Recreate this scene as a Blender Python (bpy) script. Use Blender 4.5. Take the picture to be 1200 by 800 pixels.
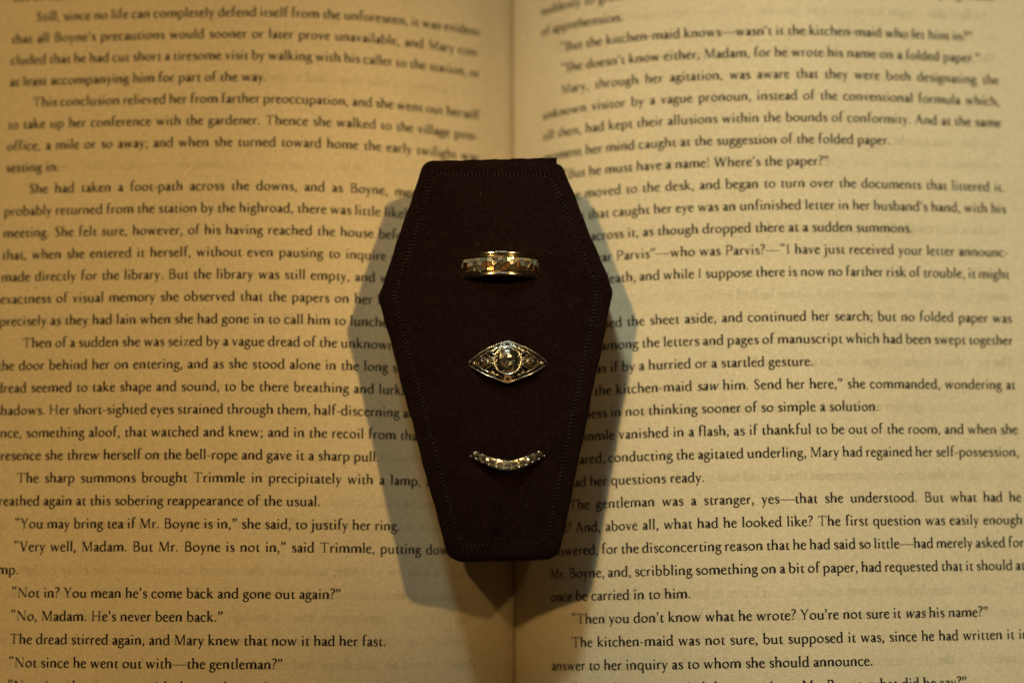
import bpy, bmesh, math, random
import numpy as np
from mathutils import Vector, Matrix

random.seed(7)
rng = np.random.default_rng(7)
for o in list(bpy.data.objects):
    bpy.data.objects.remove(o, do_unlink=True)
SC = bpy.context.scene
COL = SC.collection
MM = 0.001                                   # everything below is laid out in millimetres

# ------------------------------------------------------------------ camera
CAM_D, CAM_TILT, CAM_ROLL = 420.0, math.radians(8.45), 0.0034
cam_d = bpy.data.cameras.new('camera')
cam = bpy.data.objects.new('camera', cam_d)
COL.objects.link(cam)
cam_d.sensor_width = 36.0
cam_d.lens = 36.0 * CAM_D / 222.0
cam_d.clip_start = 0.02
cam_d.clip_end = 20.0
cam.matrix_world = (Matrix.Translation((0, -CAM_D * math.sin(CAM_TILT) * MM, CAM_D * math.cos(CAM_TILT) * MM))
                    @ Matrix.Rotation(CAM_TILT, 4, 'X') @ Matrix.Rotation(-CAM_ROLL, 4, 'Z'))
cam_d.dof.use_dof = True
cam_d.dof.focus_distance = 0.4090
cam_d.dof.aperture_fstop = 4.3
SC.camera = cam

# ------------------------------------------------------------------ world and lamps (a dim room lit by small lamps)
w = bpy.data.worlds.new('World')
SC.world = w
w.use_nodes = True
w.node_tree.nodes['Background'].inputs[0].default_value = (1.0, 0.62, 0.34, 1)
w.node_tree.nodes['Background'].inputs[1].default_value = 0.007


def lamp(name, direction, dist, size, power, colour, aim=(0, 0, 0), size_y=None):
    d = bpy.data.lights.new(name, 'AREA')
    d.energy = power
    d.color = colour
    if size_y:
        d.shape = 'RECTANGLE'
        d.size, d.size_y = size * MM, size_y * MM
    else:
        d.shape = 'DISK'
        d.size = size * MM
    o = bpy.data.objects.new(name, d)
    COL.objects.link(o)
    v = Vector(direction).normalized() * dist
    p = Vector(aim) + v
    o.location = p * MM
    o.rotation_euler = (-v).to_track_quat('-Z', 'Y').to_euler()
    return o


def spot(name, pos, aim, cone, radius, power, colour):
    d = bpy.data.lights.new(name, 'SPOT')
    d.energy, d.color = power, colour
    d.spot_size, d.spot_blend = math.radians(cone), 1.0
    d.shadow_soft_size = radius * MM
    o = bpy.data.objects.new(name, d)
    COL.objects.link(o)
    o.location = Vector(pos) * MM
    o.rotation_euler = (Vector(aim) - Vector(pos)).to_track_quat('-Z', 'Y').to_euler()
    return o


spot('warm_lamp_right', (270, 200, 540), (-168, -2, 0), 31, 14, 14.6, (1.0, 0.66, 0.23))
spot('warm_lamp_left', (-220, 195, 560), (107, 18, 0), 29, 14, 10.6, (1.0, 0.66, 0.24))
spot('cool_key', (-110, 590, 540), (157, -44, 0), 28, 62, 21.5, (0.81, 1.0, 0.88))
lamp('lamp_low_amber', (-0.10, -1.0, 0.55), 700, 300, 0.16, (1.0, 0.50, 0.16))
lamp('cool_reflection_fill', (0.12, 1.0, 1.0), 900, 300, 0.38, (0.86, 1.0, 0.92))  # added broad cool source, gives the ring metal a pale reflection

SC.view_settings.view_transform = 'Standard'
SC.view_settings.look = 'None'
SC.view_settings.exposure = 0.0
SC.view_settings.gamma = 1.0
SC.view_settings.use_curve_mapping = False
SC.cycles.use_denoising = True
SC.cycles.max_bounces = 10


# ------------------------------------------------------------------ materials
def mat(name, colour, rough=0.6, metal=0.0, spec=0.5, **kw):
    m = bpy.data.materials.new(name)
    m.use_nodes = True
    b = m.node_tree.nodes['Principled BSDF']
    b.inputs['Base Color'].default_value = (*colour, 1)
    b.inputs['Roughness'].default_value = rough
    b.inputs['Metallic'].default_value = metal
    b.inputs['Specular IOR Level'].default_value = spec
    for k, v in kw.items():
        b.inputs[k.replace('_', ' ')].default_value = v
    return m


def nd(m, kind, **kw):
    n = m.node_tree.nodes.new(kind)
    for k, v in kw.items():
        if k in n.inputs:
            n.inputs[k].default_value = v
        else:
            setattr(n, k, v)
    return n


def mottle(m, col_a, col_b, scales, bump=0.0, bump_scale=4000, bump_dist=0.00005):
    """mix two colours by summed object-space noise of several scales; optional fine bump"""
    t = m.node_tree
    b = t.nodes['Principled BSDF']
    tc = nd(m, 'ShaderNodeTexCoord')
    prev = None
    for sc_, amt in scales:
        n = nd(m, 'ShaderNodeTexNoise')
        n.inputs['Scale'].default_value = sc_
        n.inputs['Detail'].default_value = 3
        t.links.new(tc.outputs['Object'], n.inputs['Vector'])
        s = nd(m, 'ShaderNodeMath', operation='MULTIPLY_ADD')
        s.inputs[1].default_value = amt
        s.inputs[2].default_value = -0.5 * amt
        t.links.new(n.outputs[0], s.inputs[0])
        if prev:
            a = nd(m, 'ShaderNodeMath', operation='ADD')
            t.links.new(prev.outputs[0], a.inputs[0])
            t.links.new(s.outputs[0], a.inputs[1])
            prev = a
        else:
            prev = s
    a = nd(m, 'ShaderNodeMath', operation='ADD', use_clamp=True)
    t.links.new(prev.outputs[0], a.inputs[0])
    a.inputs[1].default_value = 0.5
    mx = nd(m, 'ShaderNodeMix', data_type='RGBA')
    mx.inputs[6].default_value = (*col_a, 1)
    mx.inputs[7].default_value = (*col_b, 1)
    t.links.new(a.outputs[0], mx.inputs[0])
    t.links.new(mx.outputs[2], b.inputs['Base Color'])
    if bump:
        n = nd(m, 'ShaderNodeTexNoise')
        n.inputs['Scale'].default_value = bump_scale
        n.inputs['Detail'].default_value = 4
        t.links.new(tc.outputs['Object'], n.inputs['Vector'])
        bp = nd(m, 'ShaderNodeBump')
        bp.inputs['Strength'].default_value = bump
        bp.inputs['Distance'].default_value = bump_dist
        t.links.new(n.outputs[0], bp.inputs['Height'])
        t.links.new(bp.outputs[0], b.inputs['Normal'])
    return m


M = {}
M['paper'] = mottle(mat('paper', (.6, .5, .35), 0.85, spec=0.15), (.53, .44, .296), (.75, .625, .45),
                    [(55, 0.35), (900, 0.7), (2900, 2.0)], bump=0.5, bump_scale=1800, bump_dist=0.00006)
M['ink'] = mottle(mat('ink', (.02, .017, .012), 0.7, spec=0.2), (.004, .0035, .002), (.020, .016, .009), [(2500, 2.0)])
M['ghost'] = mottle(mat('show_through', (.5, .42, .28), 0.85, spec=0.15), (.500, .415, .280), (.690, .575, .412),
                    [(220, 1.6), (900, 0.8), (3800, 1.2)])
M['edges'] = mottle(mat('page_edges', (.5, .42, .3), 0.9, spec=0.1), (.40, .33, .22), (.60, .50, .36), [(60, 1), (2500, 2)])
M['cover'] = mottle(mat('cover_cloth', (.05, .03, .02), 0.8), (.03, .018, .012), (.06, .035, .025), [(900, 2)], bump=.4, bump_scale=2500)
M['wood'] = mottle(mat('dark_wood', (.05, .03, .015), 0.5), (.03, .017, .009), (.08, .045, .022), [(12, 2), (150, 1)])
M['velvet'] = mottle(mat('black_velvet', (.01, .006, .005), 1.0, spec=0.05, Sheen_Weight=0.10, Sheen_Roughness=0.45,
                         Sheen_Tint=(.5, .28, .2, 1)),
                     (.0034, .0012, .0012), (.0140, .0066, .0064), [(130, 0.5), (1400, 1.4), (3600, 2.2)],
                     bump=0.6, bump_scale=2600, bump_dist=0.0001)
M['thread'] = mat('thread', (.012, .0095, .008), 0.36, spec=0.4)
M['lint'] = mat('lint', (.10, .085, .065), 0.8)
M['silver'] = mat('white_gold', (.86, .83, .76), 0.24, 1.0)
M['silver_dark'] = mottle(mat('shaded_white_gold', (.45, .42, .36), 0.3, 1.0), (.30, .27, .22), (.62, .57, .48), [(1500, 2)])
M['polished'] = mat('polished_metal', (.88, .78, .60), 0.13, 1.0)
M['oxidised'] = mat('oxidised_silver', (.10, .085, .065), 0.35, 1.0)
M['gold_dull'] = mottle(mat('dull_gold', (.4, .26, .12), 0.38, 1.0), (.22, .14, .06), (.52, .36, .18), [(1800, 2.5)])
M['gold'] = mat('yellow_gold', (.83, .56, .26), 0.14, 1.0)
M['resin'] = mat('dark_resin', (.018, .012, .008), 0.12, spec=0.6)
M['diamond'] = mat('diamond', (1, .985, .95), 0.0, spec=0.5, IOR=2.2, Transmission_Weight=1.0)
_t = M['diamond'].node_tree
_g = nd(M['diamond'], 'ShaderNodeBsdfGlossy')
_g.inputs['Color'].default_value = (.92, .88, .80, 1)
_g.inputs['Roughness'].default_value = 0.16
_x = nd(M['diamond'], 'ShaderNodeMixShader')
_x.inputs[0].default_value = 0.62
_t.links.new(_t.nodes['Principled BSDF'].outputs[0], _x.inputs[1])
_t.links.new(_g.outputs[0], _x.inputs[2])
_t.links.new(_x.outputs[0], _t.nodes['Material Output'].inputs['Surface'])
CHIPS = [(.55, .40, .14), (.33, .32, .27), (.20, .23, .20), (.50, .33, .18), (.10, .075, .045), (.42, .40, .34), (.62, .48, .24), (.14, .12, .085), (.60, .30, .12), (.30, .15, .06)]  # last two: copper tones that paint warm reflections into the lower chips
M['chips'] = [mottle(mat('inlay_stone', c, 0.13 if c not in ((.60, .30, .12), (.30, .15, .06)) else .2, spec=0.6, Metallic=0.45 if c not in ((.60, .30, .12), (.30, .15, .06)) else .95), tuple(x * .6 for x in c), tuple(min(1, x * 1.3) for x in c), [(900, 2)]) for c in CHIPS]


# ------------------------------------------------------------------ object helpers
def mesh_obj(name, verts, faces, material, parent=None, smooth=False, xf=None):
    me = bpy.data.meshes.new(name)
    v = np.asarray(verts, float)
    if xf is not None:
        v = xf(v)
    me.from_pydata((v * MM).tolist(), [], faces)
    me.materials.append(material)
    if smooth:
        me.polygons.foreach_set('use_smooth', [True] * len(me.polygons))
    me.update()
    o = bpy.data.objects.new(name, me)
    COL.objects.link(o)
    if parent:
        o.parent = parent
    return o


def empty(name, label, cat, group=None):
    o = bpy.data.objects.new(name, None)
    o.empty_display_size = 0.01
    COL.objects.link(o)
    o['label'], o['category'] = label, cat
    if group:
        o['group'] = group
    return o


def fix_normals(o):
    bm = bmesh.new()
    bm.from_mesh(o.data)
    bmesh.ops.recalc_face_normals(bm, faces=bm.faces)
    bm.to_mesh(o.data)
    bm.free()
    return o


def tube(pts, r, n=8, closed=False, cap=True):
    """tube along a polyline (radius scalar or list)"""
    P = [Vector(p) for p in pts]
    k = len(P)
    R = r if hasattr(r, '__len__') else [r] * k
    V, F = [], []
    up = Vector((0.13, 0.21, 0.97))
    for i in range(k):
        if closed:
            t = P[(i + 1) % k] - P[i - 1]
        else:
            t = P[min(i + 1, k - 1)] - P[max(i - 1, 0)]
        t.normalize()
        a = up - t * up.dot(t)
        if a.length < 1e-4:
            a = Vector((1, 0, 0)) - t * t.x
        a.normalize()
        b = t.cross(a)
        for j in range(n):
            q = 2 * math.pi * j / n
            V.append(tuple(P[i] + (a * math.cos(q) + b * math.sin(q)) * R[i]))
    m = k if closed else k - 1
    for i in range(m):
        for j in range(n):
            a0, a1 = i * n + j, i * n + (j + 1) % n
            b0, b1 = ((i + 1) % k) * n + j, ((i + 1) % k) * n + (j + 1) % n
            F.append((a0, a1, b1, b0))
    if cap and not closed:
        F.append(tuple(range(n))[::-1])
        F.append(tuple((k - 1) * n + j for j in range(n)))
    return V, F


def join(*vf):
    V, F = [], []
    for v, f in vf:
        k = len(V)
        V += [tuple(p) for p in v]
        F += [tuple(i + k for i in q) for q in f]
    return V, F


def ball(c, r, nu=8, nv=5, sz=1.0):
    V, F = [], []
    for i in range(nv + 1):
        a = math.pi * i / nv
        for j in range(nu):
            q = 2 * math.pi * j / nu
            V.append((c[0] + r * math.sin(a) * math.cos(q), c[1] + r * math.sin(a) * math.sin(q), c[2] + r * sz * math.cos(a)))
    for i in range(nv):
        for j in range(nu):
            F.append((i * nu + j, (i + 1) * nu + j, (i + 1) * nu + (j + 1) % nu, i * nu + (j + 1) % nu))
    return V, F


# ------------------------------------------------------------------ page surface
PX = 0.185
GUT_X = 0.3
NODE = np.array([0, 8, 20, 40, 60, 90, 120, 160, 210, 270, 340, 420, 500, 600, 700, 770]) * PX
Z_L = np.array([-21.0, -19.1, -17.0, -13.9, -11.6, -8.8, -6.4, -3.8, -1.8, -.5, -.3, -1.3, -3.0, -5.5, -9.0, -11.8])
Z_R = np.array([-21.0, -18.8, -16.2, -12.6, -9.4, -6.1, -3.9, -1.8, -.3, .35, .3, -1.5, -4.4, -8.3, -12.6, -15.8])


def cubic(xn, yn, x):
    n = len(xn)
    h = np.diff(xn)
    A = np.zeros((n, n))
    b = np.zeros(n)
    A[0, 0] = A[-1, -1] = 1
    for i in range(1, n - 1):
        A[i, i - 1], A[i, i], A[i, i + 1] = h[i - 1], 2 * (h[i - 1] + h[i]), h[i]
        b[i] = 6 * ((yn[i + 1] - yn[i]) / h[i] - (yn[i] - yn[i - 1]) / h[i - 1])
    m = np.linalg.solve(A, b)
    i = np.clip(np.searchsorted(xn, x) - 1, 0, n - 2)
    t, u, hh = x - xn[i], xn[i + 1] - x, h[i]
    return m[i] * u ** 3 / 6 / hh + m[i + 1] * t ** 3 / 6 / hh + (yn[i] / hh - m[i] * hh / 6) * u + (yn[i + 1] / hh - m[i + 1] * hh / 6) * t


US = np.linspace(0, NODE[-1], 2400)
PROF, ARC = {}, {}
for sd, zz in ((-1, Z_L), (1, Z_R)):
    z = cubic(NODE, zz, US)
    PROF[sd] = z
    ARC[sd] = np.concatenate([[0], np.cumsum(np.hypot(np.diff(US), np.diff(z)))])


def surf(sd, s, y, lift=0.0):
    """arc length s from the gutter and height y on the page -> xyz"""
    u = np.interp(s, ARC[sd], US)
    z = np.interp(u, US, PROF[sd])
    fade = np.clip((s - 12) / 40, 0, 1)
    z = z + fade * (0.10 * np.sin(0.045 * y + 0.05 * s + sd) + 0.07 * np.sin(0.083 * s - 0.03 * y))
    x = GUT_X + sd * (u + 0.09)
    return np.stack([x, y + 0 * x, z + lift], -1)


Y0, Y1 = -128.0, 112.0
book = empty('open_book', 'open book with yellowed pages of printed prose lying under the coffin box', 'book')
PAGE = {}
for sd, lab in ((-1, 'left page, dimmer and more amber, curving down into the gutter'),
                (1, 'right page, paler and brighter, curving down into the gutter')):
    smax = float(ARC[sd][-1]) - 0.5
    ss = np.concatenate([np.linspace(0, 40, 90), np.linspace(40, smax, 110)[1:]])
    ys = np.linspace(Y0, Y1, 70)
    S, Yg = np.meshgrid(ss, ys)
    top = surf(sd, S.ravel(), Yg.ravel())
    bot = top.copy()
    bot[:, 2] -= 0.11
    n, m = len(ss), len(ys)
    F = []
    for j in range(m - 1):
        for i in range(n - 1):
            a, b, c, d = j * n + i, j * n + i + 1, (j + 1) * n + i + 1, (j + 1) * n + i
            F.append((a, b, c, d) if sd > 0 else (d, c, b, a))
            q = n * m
            F.append((q + d, q + c, q + b, q + a) if sd > 0 else (q + a, q + b, q + c, q + d))
    rim = [i for i in range(n)] + [j * n + n - 1 for j in range(1, m)] + [(m - 1) * n + i for i in range(n - 2, -1, -1)] + [j * n for j in range(m - 2, 0, -1)]
    for k in range(len(rim)):
        a, b = rim[k], rim[(k + 1) % len(rim)]
        F.append((b, a, a + n * m, b + n * m) if sd > 0 else (a, b, b + n * m, a + n * m))
    pg = mesh_obj('page', np.vstack([top, bot]), F, M['paper'], book, True)
    pg.data.polygons.foreach_set('use_smooth', [True] * len(pg.data.polygons))
    pg['label'] = lab
    PAGE[sd] = pg
    # the stack of sheets beneath: layered edge, a little ragged
    lay = 26
    base = -31.0
    uu = np.linspace(0, smax - 0.8, 60)
    V, F = [], []
    ring = []
    for yy in (Y0 + .6, Y1 - .6):
        row = []
        t = surf(sd, uu, np.full_like(uu, yy), -0.75)
        for k in range(lay + 1):
            f = k / lay
            r = []
            for i, p in enumerate(t):
                zz_ = p[2] + (base - p[2]) * f
                xx = p[0] + sd * (0.55 * (k % 2) - 0.8 * f + 5.0 * f) * (1 if i == len(t) - 1 else 0)
                r.append(len(V))
                V.append((xx, yy + (0.5 if yy > 0 else -0.5) * (k % 2), zz_))
            row.append(r)
        ring.append(row)
    nu = len(uu)
    for row in ring:
        for k in range(lay):
            for i in range(nu - 1):
                F.append((row[k][i], row[k][i + 1], row[k + 1][i + 1], row[k + 1][i]))
    for k in range(lay):
        F.append((ring[0][k][-1], ring[1][k][-1], ring[1][k + 1][-1], ring[0][k + 1][-1]))
        F.append((ring[0][k][0], ring[1][k][0], ring[1][k + 1][0], ring[0][k + 1][0]))
    for i in range(nu - 1):
        F.append((ring[0][0][i], ring[0][0][i + 1], ring[1][0][i + 1], ring[1][0][i]))
        F.append((ring[0][lay][i], ring[0][lay][i + 1], ring[1][lay][i + 1], ring[1][lay][i]))
    fix_normals(mesh_obj('page_block', V, F, M['edges'], book))


def box_vf(x0, x1, y0, y1, z0, z1):
    V = [(x, y, z) for z in (z0, z1) for y in (y0, y1) for x in (x0, x1)]
    F = [(0, 2, 3, 1), (4, 5, 7, 6), (0, 1, 5, 4), (2, 6, 7, 3), (0, 4, 6, 2), (1, 3, 7, 5)]
    return V, F


def bevelled(name, vf, material, parent, width):
    o = mesh_obj(name, vf[0], vf[1], material, parent)
    bm = bmesh.new()
    bm.from_mesh(o.data)
    bmesh.ops.bevel(bm, geom=bm.edges[:], offset=width * MM, segments=2, affect='EDGES', profile=0.5)
    bm.to_mesh(o.data)
    bm.free()
    return o


bevelled('cover', box_vf(-152, 152, Y0 - 4, Y1 + 4, -34.0, -31.05), M['cover'], book, 0.8)
tb = bevelled('table_top', box_vf(-420, 420, -420, 420, -60, -34.05), M['wood'], None, 1.5)
tb['kind'] = 'structure'
tb['label'] = 'dark wooden table top under the open book'

# ------------------------------------------------------------------ a small book face drawn from pen strokes
SW, HW = 118, 58


def st(pts, n=5):
    P = np.array(pts, float)
    Q = np.vstack([2 * P[0] - P[1], P, 2 * P[-1] - P[-2]])
    out = []
    for i in range(1, len(Q) - 2):
        for k in range(n):
            t = k / n
            out.append(0.5 * ((2 * Q[i]) + (-Q[i - 1] + Q[i + 1]) * t + (2 * Q[i - 1] - 5 * Q[i] + 4 * Q[i + 1] - Q[i + 2]) * t * t
                              + (-Q[i - 1] + 3 * Q[i] - 3 * Q[i + 1] + Q[i + 2]) * t ** 3))
    out.append(P[-1])
    C = np.array(out)
    T = np.gradient(C[:, :2], axis=0)
    T /= np.linalg.norm(T, axis=1)[:, None] + 1e-9
    N = np.stack([-T[:, 1], T[:, 0]], 1)
    h = (np.maximum(C[:, 2:3], 10) + 35) / 2
    V = np.vstack([C[:, :2] + N * h, C[:, :2] - N * h])
    k = len(C)
    return V, [(k + i, k + i + 1, i + 1, i) for i in range(k - 1)]


def ring_(cx, cy, rx, ry, wt=84, wh=34, stress=20):
    n = 22
    a = np.linspace(0, 2 * np.pi, n, endpoint=False)
    wd = 35 + wh + (wt - wh) * np.abs(np.cos(a - math.radians(stress))) ** 1.4
    d = np.stack([np.cos(a), np.sin(a)], 1)
    c = np.array([cx, cy]) + d * [rx, ry]
    V = np.vstack([c + d * wd[:, None] / 2, c - d * wd[:, None] / 2])
    return V, [(i, (i + 1) % n, n + (i + 1) % n, n + i) for i in range(n)]


def pl(*p):
    return np.array(p, float), [tuple(range(len(p)))]


def rc(x0, x1, y0, y1):
    g = 8 if y1 - y0 < 60 else 0
    return pl((x0, y0 - g), (x1, y0 - g), (x1, y1 + g), (x0, y1 + g))


def stem(x, y0, y1, w_=SW):
    return rc(x - w_ / 2, x + w_ / 2, y0, y1)


def foot(x, y=0, l=92, r=92):
    return pl((x - l, y), (x + r, y), (x + r, y + 16), (x + 36, y + 44), (x - 36, y + 44), (x - l, y + 16))


def head(x, y=640, l=92, r=92):
    return pl((x - l, y), (x - l, y - 16), (x - 36, y - 44), (x + 36, y - 44), (x + r, y - 16), (x + r, y))


def flag(x, y):
    return pl((x - 40, y - 80), (x + 40, y - 60), (x + 40, y + 8), (x - 112, y - 42), (x - 108, y - 62))


def bar(x0, y0, x1, y1, w_):
    w_ = w_ + 32
    return pl((x0 - w_ / 2, y0), (x1 - w_ / 2, y1), (x1 + w_ / 2, y1), (x0 + w_ / 2, y0))


def dot(x, y, r):
    r = r + 8
    a = np.linspace(0, 2 * np.pi, 9)[:-1]
    return np.stack([x + r * np.cos(a), y + r * np.sin(a)], 1), [tuple(range(8))]


ARCH = lambda x: st([(x + 12, 285, 28), (x + 80, 365, 38), (x + 165, 402, 50), (x + 255, 365, 68), (x + 278, 270, SW), (x + 278, 0, SW)])
BOWR = [(112, 300, 28), (190, 380, 36), (290, 395, 46), (395, 315, 76), (425, 205, 84), (385, 70, 70), (270, -4, 40), (170, 5, 34), (112, 50, 32)]
BOWL = [(388, 330, 28), (310, 386, 36), (225, 398, 42), (112, 330, 72), (74, 200, 84), (112, 60, 72), (200, 0, 46), (290, 15, 34), (388, 80, 28)]
SPTS = [(305, 290, 22), (290, 365, 30), (215, 400, 36), (120, 370, 56), (100, 300, 72), (185, 222, 84), (285, 150, 80), (308, 75, 66), (235, 0, 38), (130, 10, 32), (85, 105, 22)]
comma = lambda x, y: [dot(x, y + 42, 52), st([(x + 22, y + 45, 66), (x + 28, y - 20, 56), (x - 8, y - 90, 36), (x - 55, y - 135, 16)])]
ocomma = lambda x, y: [dot(x, y, 52), st([(x - 22, y - 3, 66), (x - 28, y + 50, 54), (x + 8, y + 110, 36), (x + 45, y + 150, 16)])]
G = {
    'a': (405, [st([(88, 300, 52), (105, 352, 50), (180, 400, 38), (255, 378, 62), (285, 300, SW), (285, 80, SW), (300, 20, 54), (345, 4, 36), (400, 40, 20)]),
                st([(285, 240, 28), (200, 208, 36), (110, 150, 66), (85, 90, 80), (130, 12, 56), (195, 12, 38), (285, 75, 28)])]),
    'b': (505, [stem(110, 20, 690), flag(110, 690), st(BOWR)]),
    'c': (415, [st([(352, 318, 54), (335, 352, 62), (290, 386, 42), (225, 400, 36), (120, 350, 68), (70, 215, 84), (115, 60, 74), (230, 0, 50), (310, 15, 38), (388, 78, 20)])]),
    'd': (505, [stem(388, 40, 690), flag(388, 690), st(BOWL), st([(388, 70, SW), (402, 25, 62), (470, 18, 28)])]),
    'e': (415, [st([(88, 232, 30), (350, 250, 30)]), st([(350, 250, 46), (330, 335, 68), (230, 402, 38), (120, 345, 68), (70, 210, 84), (115, 60, 74), (230, 0, 50), (310, 15, 38), (388, 82, 20)])]),
    'f': (325, [stem(135, 0, 560), foot(135), st([(135, 540, SW), (160, 645, 62), (240, 700, 40), (310, 682, 48), (334, 655, 54)]), rc(45, 280, 368, 402)]),
    'g': (430, [ring_(195, 275, 112, 112, 80, 34), st([(120, 185, 28), (75, 120, 48), (110, 65, 46), (220, 45, 62), (340, 20, 70), (385, -60, 66), (330, -165, 44), (200, -215, 44), (75, -175, 56), (45, -110, 54), (90, -30, 36), (140, 40, 28)]), st([(280, 350, 34), (350, 375, 40), (422, 370, 48)])]),
    'h': (512, [stem(112, 0, 690), flag(112, 690), foot(112), ARCH(112), foot(390)]),
    'i': (255, [stem(128, 0, 385), flag(128, 400), foot(128), dot(122, 590, 54)]),
    'j': (250, [stem(130, -60, 385), flag(130, 400), st([(130, -40, SW), (115, -160, 62), (60, -220, 40), (-20, -225, 50)]), dot(124, 590, 54)]),
    'k': (485, [stem(110, 0, 690), flag(110, 690), foot(110), st([(120, 190, 28), (230, 290, 36), (330, 388, 34)]), rc(250, 425, 380, 402), st([(190, 245, 40), (280, 140, 78), (400, 12, 84)]), rc(330, 485, 0, 20)]),
    'l': (248, [stem(124, 0, 690), flag(124, 690), foot(124)]),
    'm': (778, [stem(112, 0, 385), flag(112, 400), foot(112), ARCH(112), foot(390), ARCH(390), foot(668)]),
    'n': (515, [stem(112, 0, 385), flag(112, 400), foot(112), ARCH(112), foot(390)]),
    'o': (500, [ring_(250, 200, 178, 184)]),
    'p': (508, [stem(112, -235, 385), flag(112, 400), foot(112, -240), st(BOWR)]),
    'q': (500, [stem(388, -235, 395), foot(388, -240), st(BOWL)]),
    'r': (340, [stem(112, 0, 385), flag(112, 400), foot(112), st([(125, 280, 28), (175, 350, 40), (240, 388, 60), (302, 372, 70)])]),
    's': (365, [st(SPTS)]),
    't': (320, [stem(142, 80, 400), pl((40, 372), (182, 372), (182, 500), (165, 500), (120, 430), (40, 395)), rc(180, 292, 370, 402), st([(142, 100, SW), (155, 32, 64), (215, 2, 44), (302, 48, 20)])]),
    'u': (510, [stem(112, 130, 392), flag(112, 400), st([(112, 150, SW), (130, 45, 66), (210, 0, 46), (300, 25, 36), (378, 92, 28)]), stem(388, 40, 392), flag(388, 400), st([(388, 70, SW), (402, 22, 58), (468, 16, 28)])]),
    'v': (430, [bar(92, 392, 222, -6, 84), bar(345, 392, 222, -6, 38), rc(18, 172, 382, 402), rc(282, 415, 382, 402)]),
    'w': (680, [bar(92, 392, 210, -6, 84), bar(330, 392, 210, -6, 38), bar(338, 392, 456, -6, 84), bar(592, 392, 456, -6, 38), rc(18, 172, 382, 402), rc(262, 400, 382, 402), rc(530, 662, 382, 402)]),
    'x': (430, [bar(92, 392, 345, 8, 86), bar(345, 392, 82, 8, 38), rc(22, 170, 382, 402), rc(285, 410, 382, 402), rc(20, 150, 0, 20), rc(272, 420, 0, 20)]),
    'y': (425, [bar(88, 392, 220, 10, 84), bar(350, 392, 150, -185, 38), dot(112, -200, 48), rc(12, 168, 382, 402), rc(288, 420, 382, 402)]),
    'z': (420, [rc(50, 375, 366, 400), bar(340, 390, 80, 12, 62), rc(48, 385, 0, 34), rc(50, 72, 290, 370), rc(365, 388, 20, 110)]),
    'A': (640, [bar(315, 655, 105, 10, 42), bar(315, 655, 530, 10, 92), rc(180, 440, 212, 246), rc(20, 195, 0, 20), rc(440, 625, 0, 20)]),
    'B': (590, [stem(150, 0, 640, 88), foot(150, 0), head(150), st([(150, 622, 36), (300, 628, 42), (425, 560, 78), (415, 405, 62), (300, 345, 36), (150, 342, 32)]), st([(300, 345, 36), (430, 310, 62), (498, 180, 92), (430, 45, 70), (290, 16, 38), (150, 16, 32)])]),
    'E': (560, [stem(150, 0, 640, 88), foot(150), head(150), rc(150, 480, 606, 640), rc(150, 410, 312, 346), rc(150, 510, 0, 36), rc(458, 482, 510, 640), rc(390, 412, 255, 402), rc(490, 514, 0, 140)]),
    'H': (755, [stem(165, 0, 640, 88), stem(592, 0, 640, 88), rc(165, 592, 308, 344), foot(165, 0, 110, 110), foot(592, 0, 110, 110), head(165, 640, 110, 110), head(592, 640, 110, 110)]),
    'I': (335, [stem(168, 0, 640, 88), foot(168, 0, 110, 110), head(168, 640, 110, 110)]),
    'M': (835, [stem(135, 0, 640, 42), stem(690, 0, 640, 88), bar(165, 640, 415, 10, 92), bar(665, 640, 415, 10, 42), foot(135, 0, 90, 90), foot(690, 0, 105, 105), head(135, 640, 100, 50), head(700, 640, 50, 100)]),
    'N': (755, [stem(145, 0, 640, 42), stem(612, 0, 640, 42), bar(145, 640, 612, 0, 96), foot(145, 0, 90, 90), head(612, 640, 90, 90), head(120, 640, 90, 40)]),
    'P': (555, [stem(150, 0, 640, 88), foot(150, 0, 110, 110), head(150), st([(150, 620, 36), (310, 628, 44), (455, 560, 76), (478, 460, 88), (430, 350, 66), (310, 290, 38), (200, 300, 30)])]),
    'S': (470, [st([(x * 1.18 + 5, y * 1.6 + (8 if y > 200 else 0), w_ * 1.1) for x, y, w_ in SPTS])]),
    'T': (650, [stem(325, 0, 630, 88), foot(325, 0, 115, 115), rc(40, 610, 604, 640), pl((40, 640), (38, 500), (60, 500), (95, 610)), pl((610, 640), (612, 500), (590, 500), (555, 610))]),
    'V': (650, [bar(130, 632, 335, -8, 94), bar(545, 632, 335, -8, 42), rc(25, 245, 620, 640), rc(440, 645, 620, 640)]),
    'W': (930, [bar(130, 632, 300, -8, 94), bar(470, 632, 300, -8, 42), bar(480, 632, 655, -8, 94), bar(820, 632, 655, -8, 42), rc(25, 245, 620, 640), rc(400, 600, 620, 640), rc(730, 915, 620, 640)]),
    'Y': (610, [bar(110, 632, 305, 280, 92), bar(510, 632, 305, 280, 42), stem(305, 0, 300, 88), foot(305, 0, 110, 110), rc(15, 225, 620, 640), rc(410, 605, 620, 640)]),
    '.': (225, [dot(112, 42, 52)]),
    ',': (225, comma(105, 0)),
    ';': (240, comma(112, 0) + [dot(118, 350, 52)]),
    '’': (215, comma(100, 575)),
    '”': (390, comma(100, 575) + comma(275, 575)),
    '“': (390, ocomma(110, 575) + ocomma(285, 575)),
    '-': (300, [rc(30, 262, 190, 238)]),
    '—': (960, [rc(0, 960, 205, 240)]),
    '?': (360, [dot(140, 42, 52), st([(70, 560, 60), (95, 630, 48), (180, 662, 42), (290, 600, 76), (285, 490, 72), (180, 370, 50), (145, 240, 36), (148, 170, 26)])]),
    '!': (240, [dot(120, 42, 52), pl((100, 170), (140, 170), (165, 650), (75, 650))]),
}
GC = {}
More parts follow.
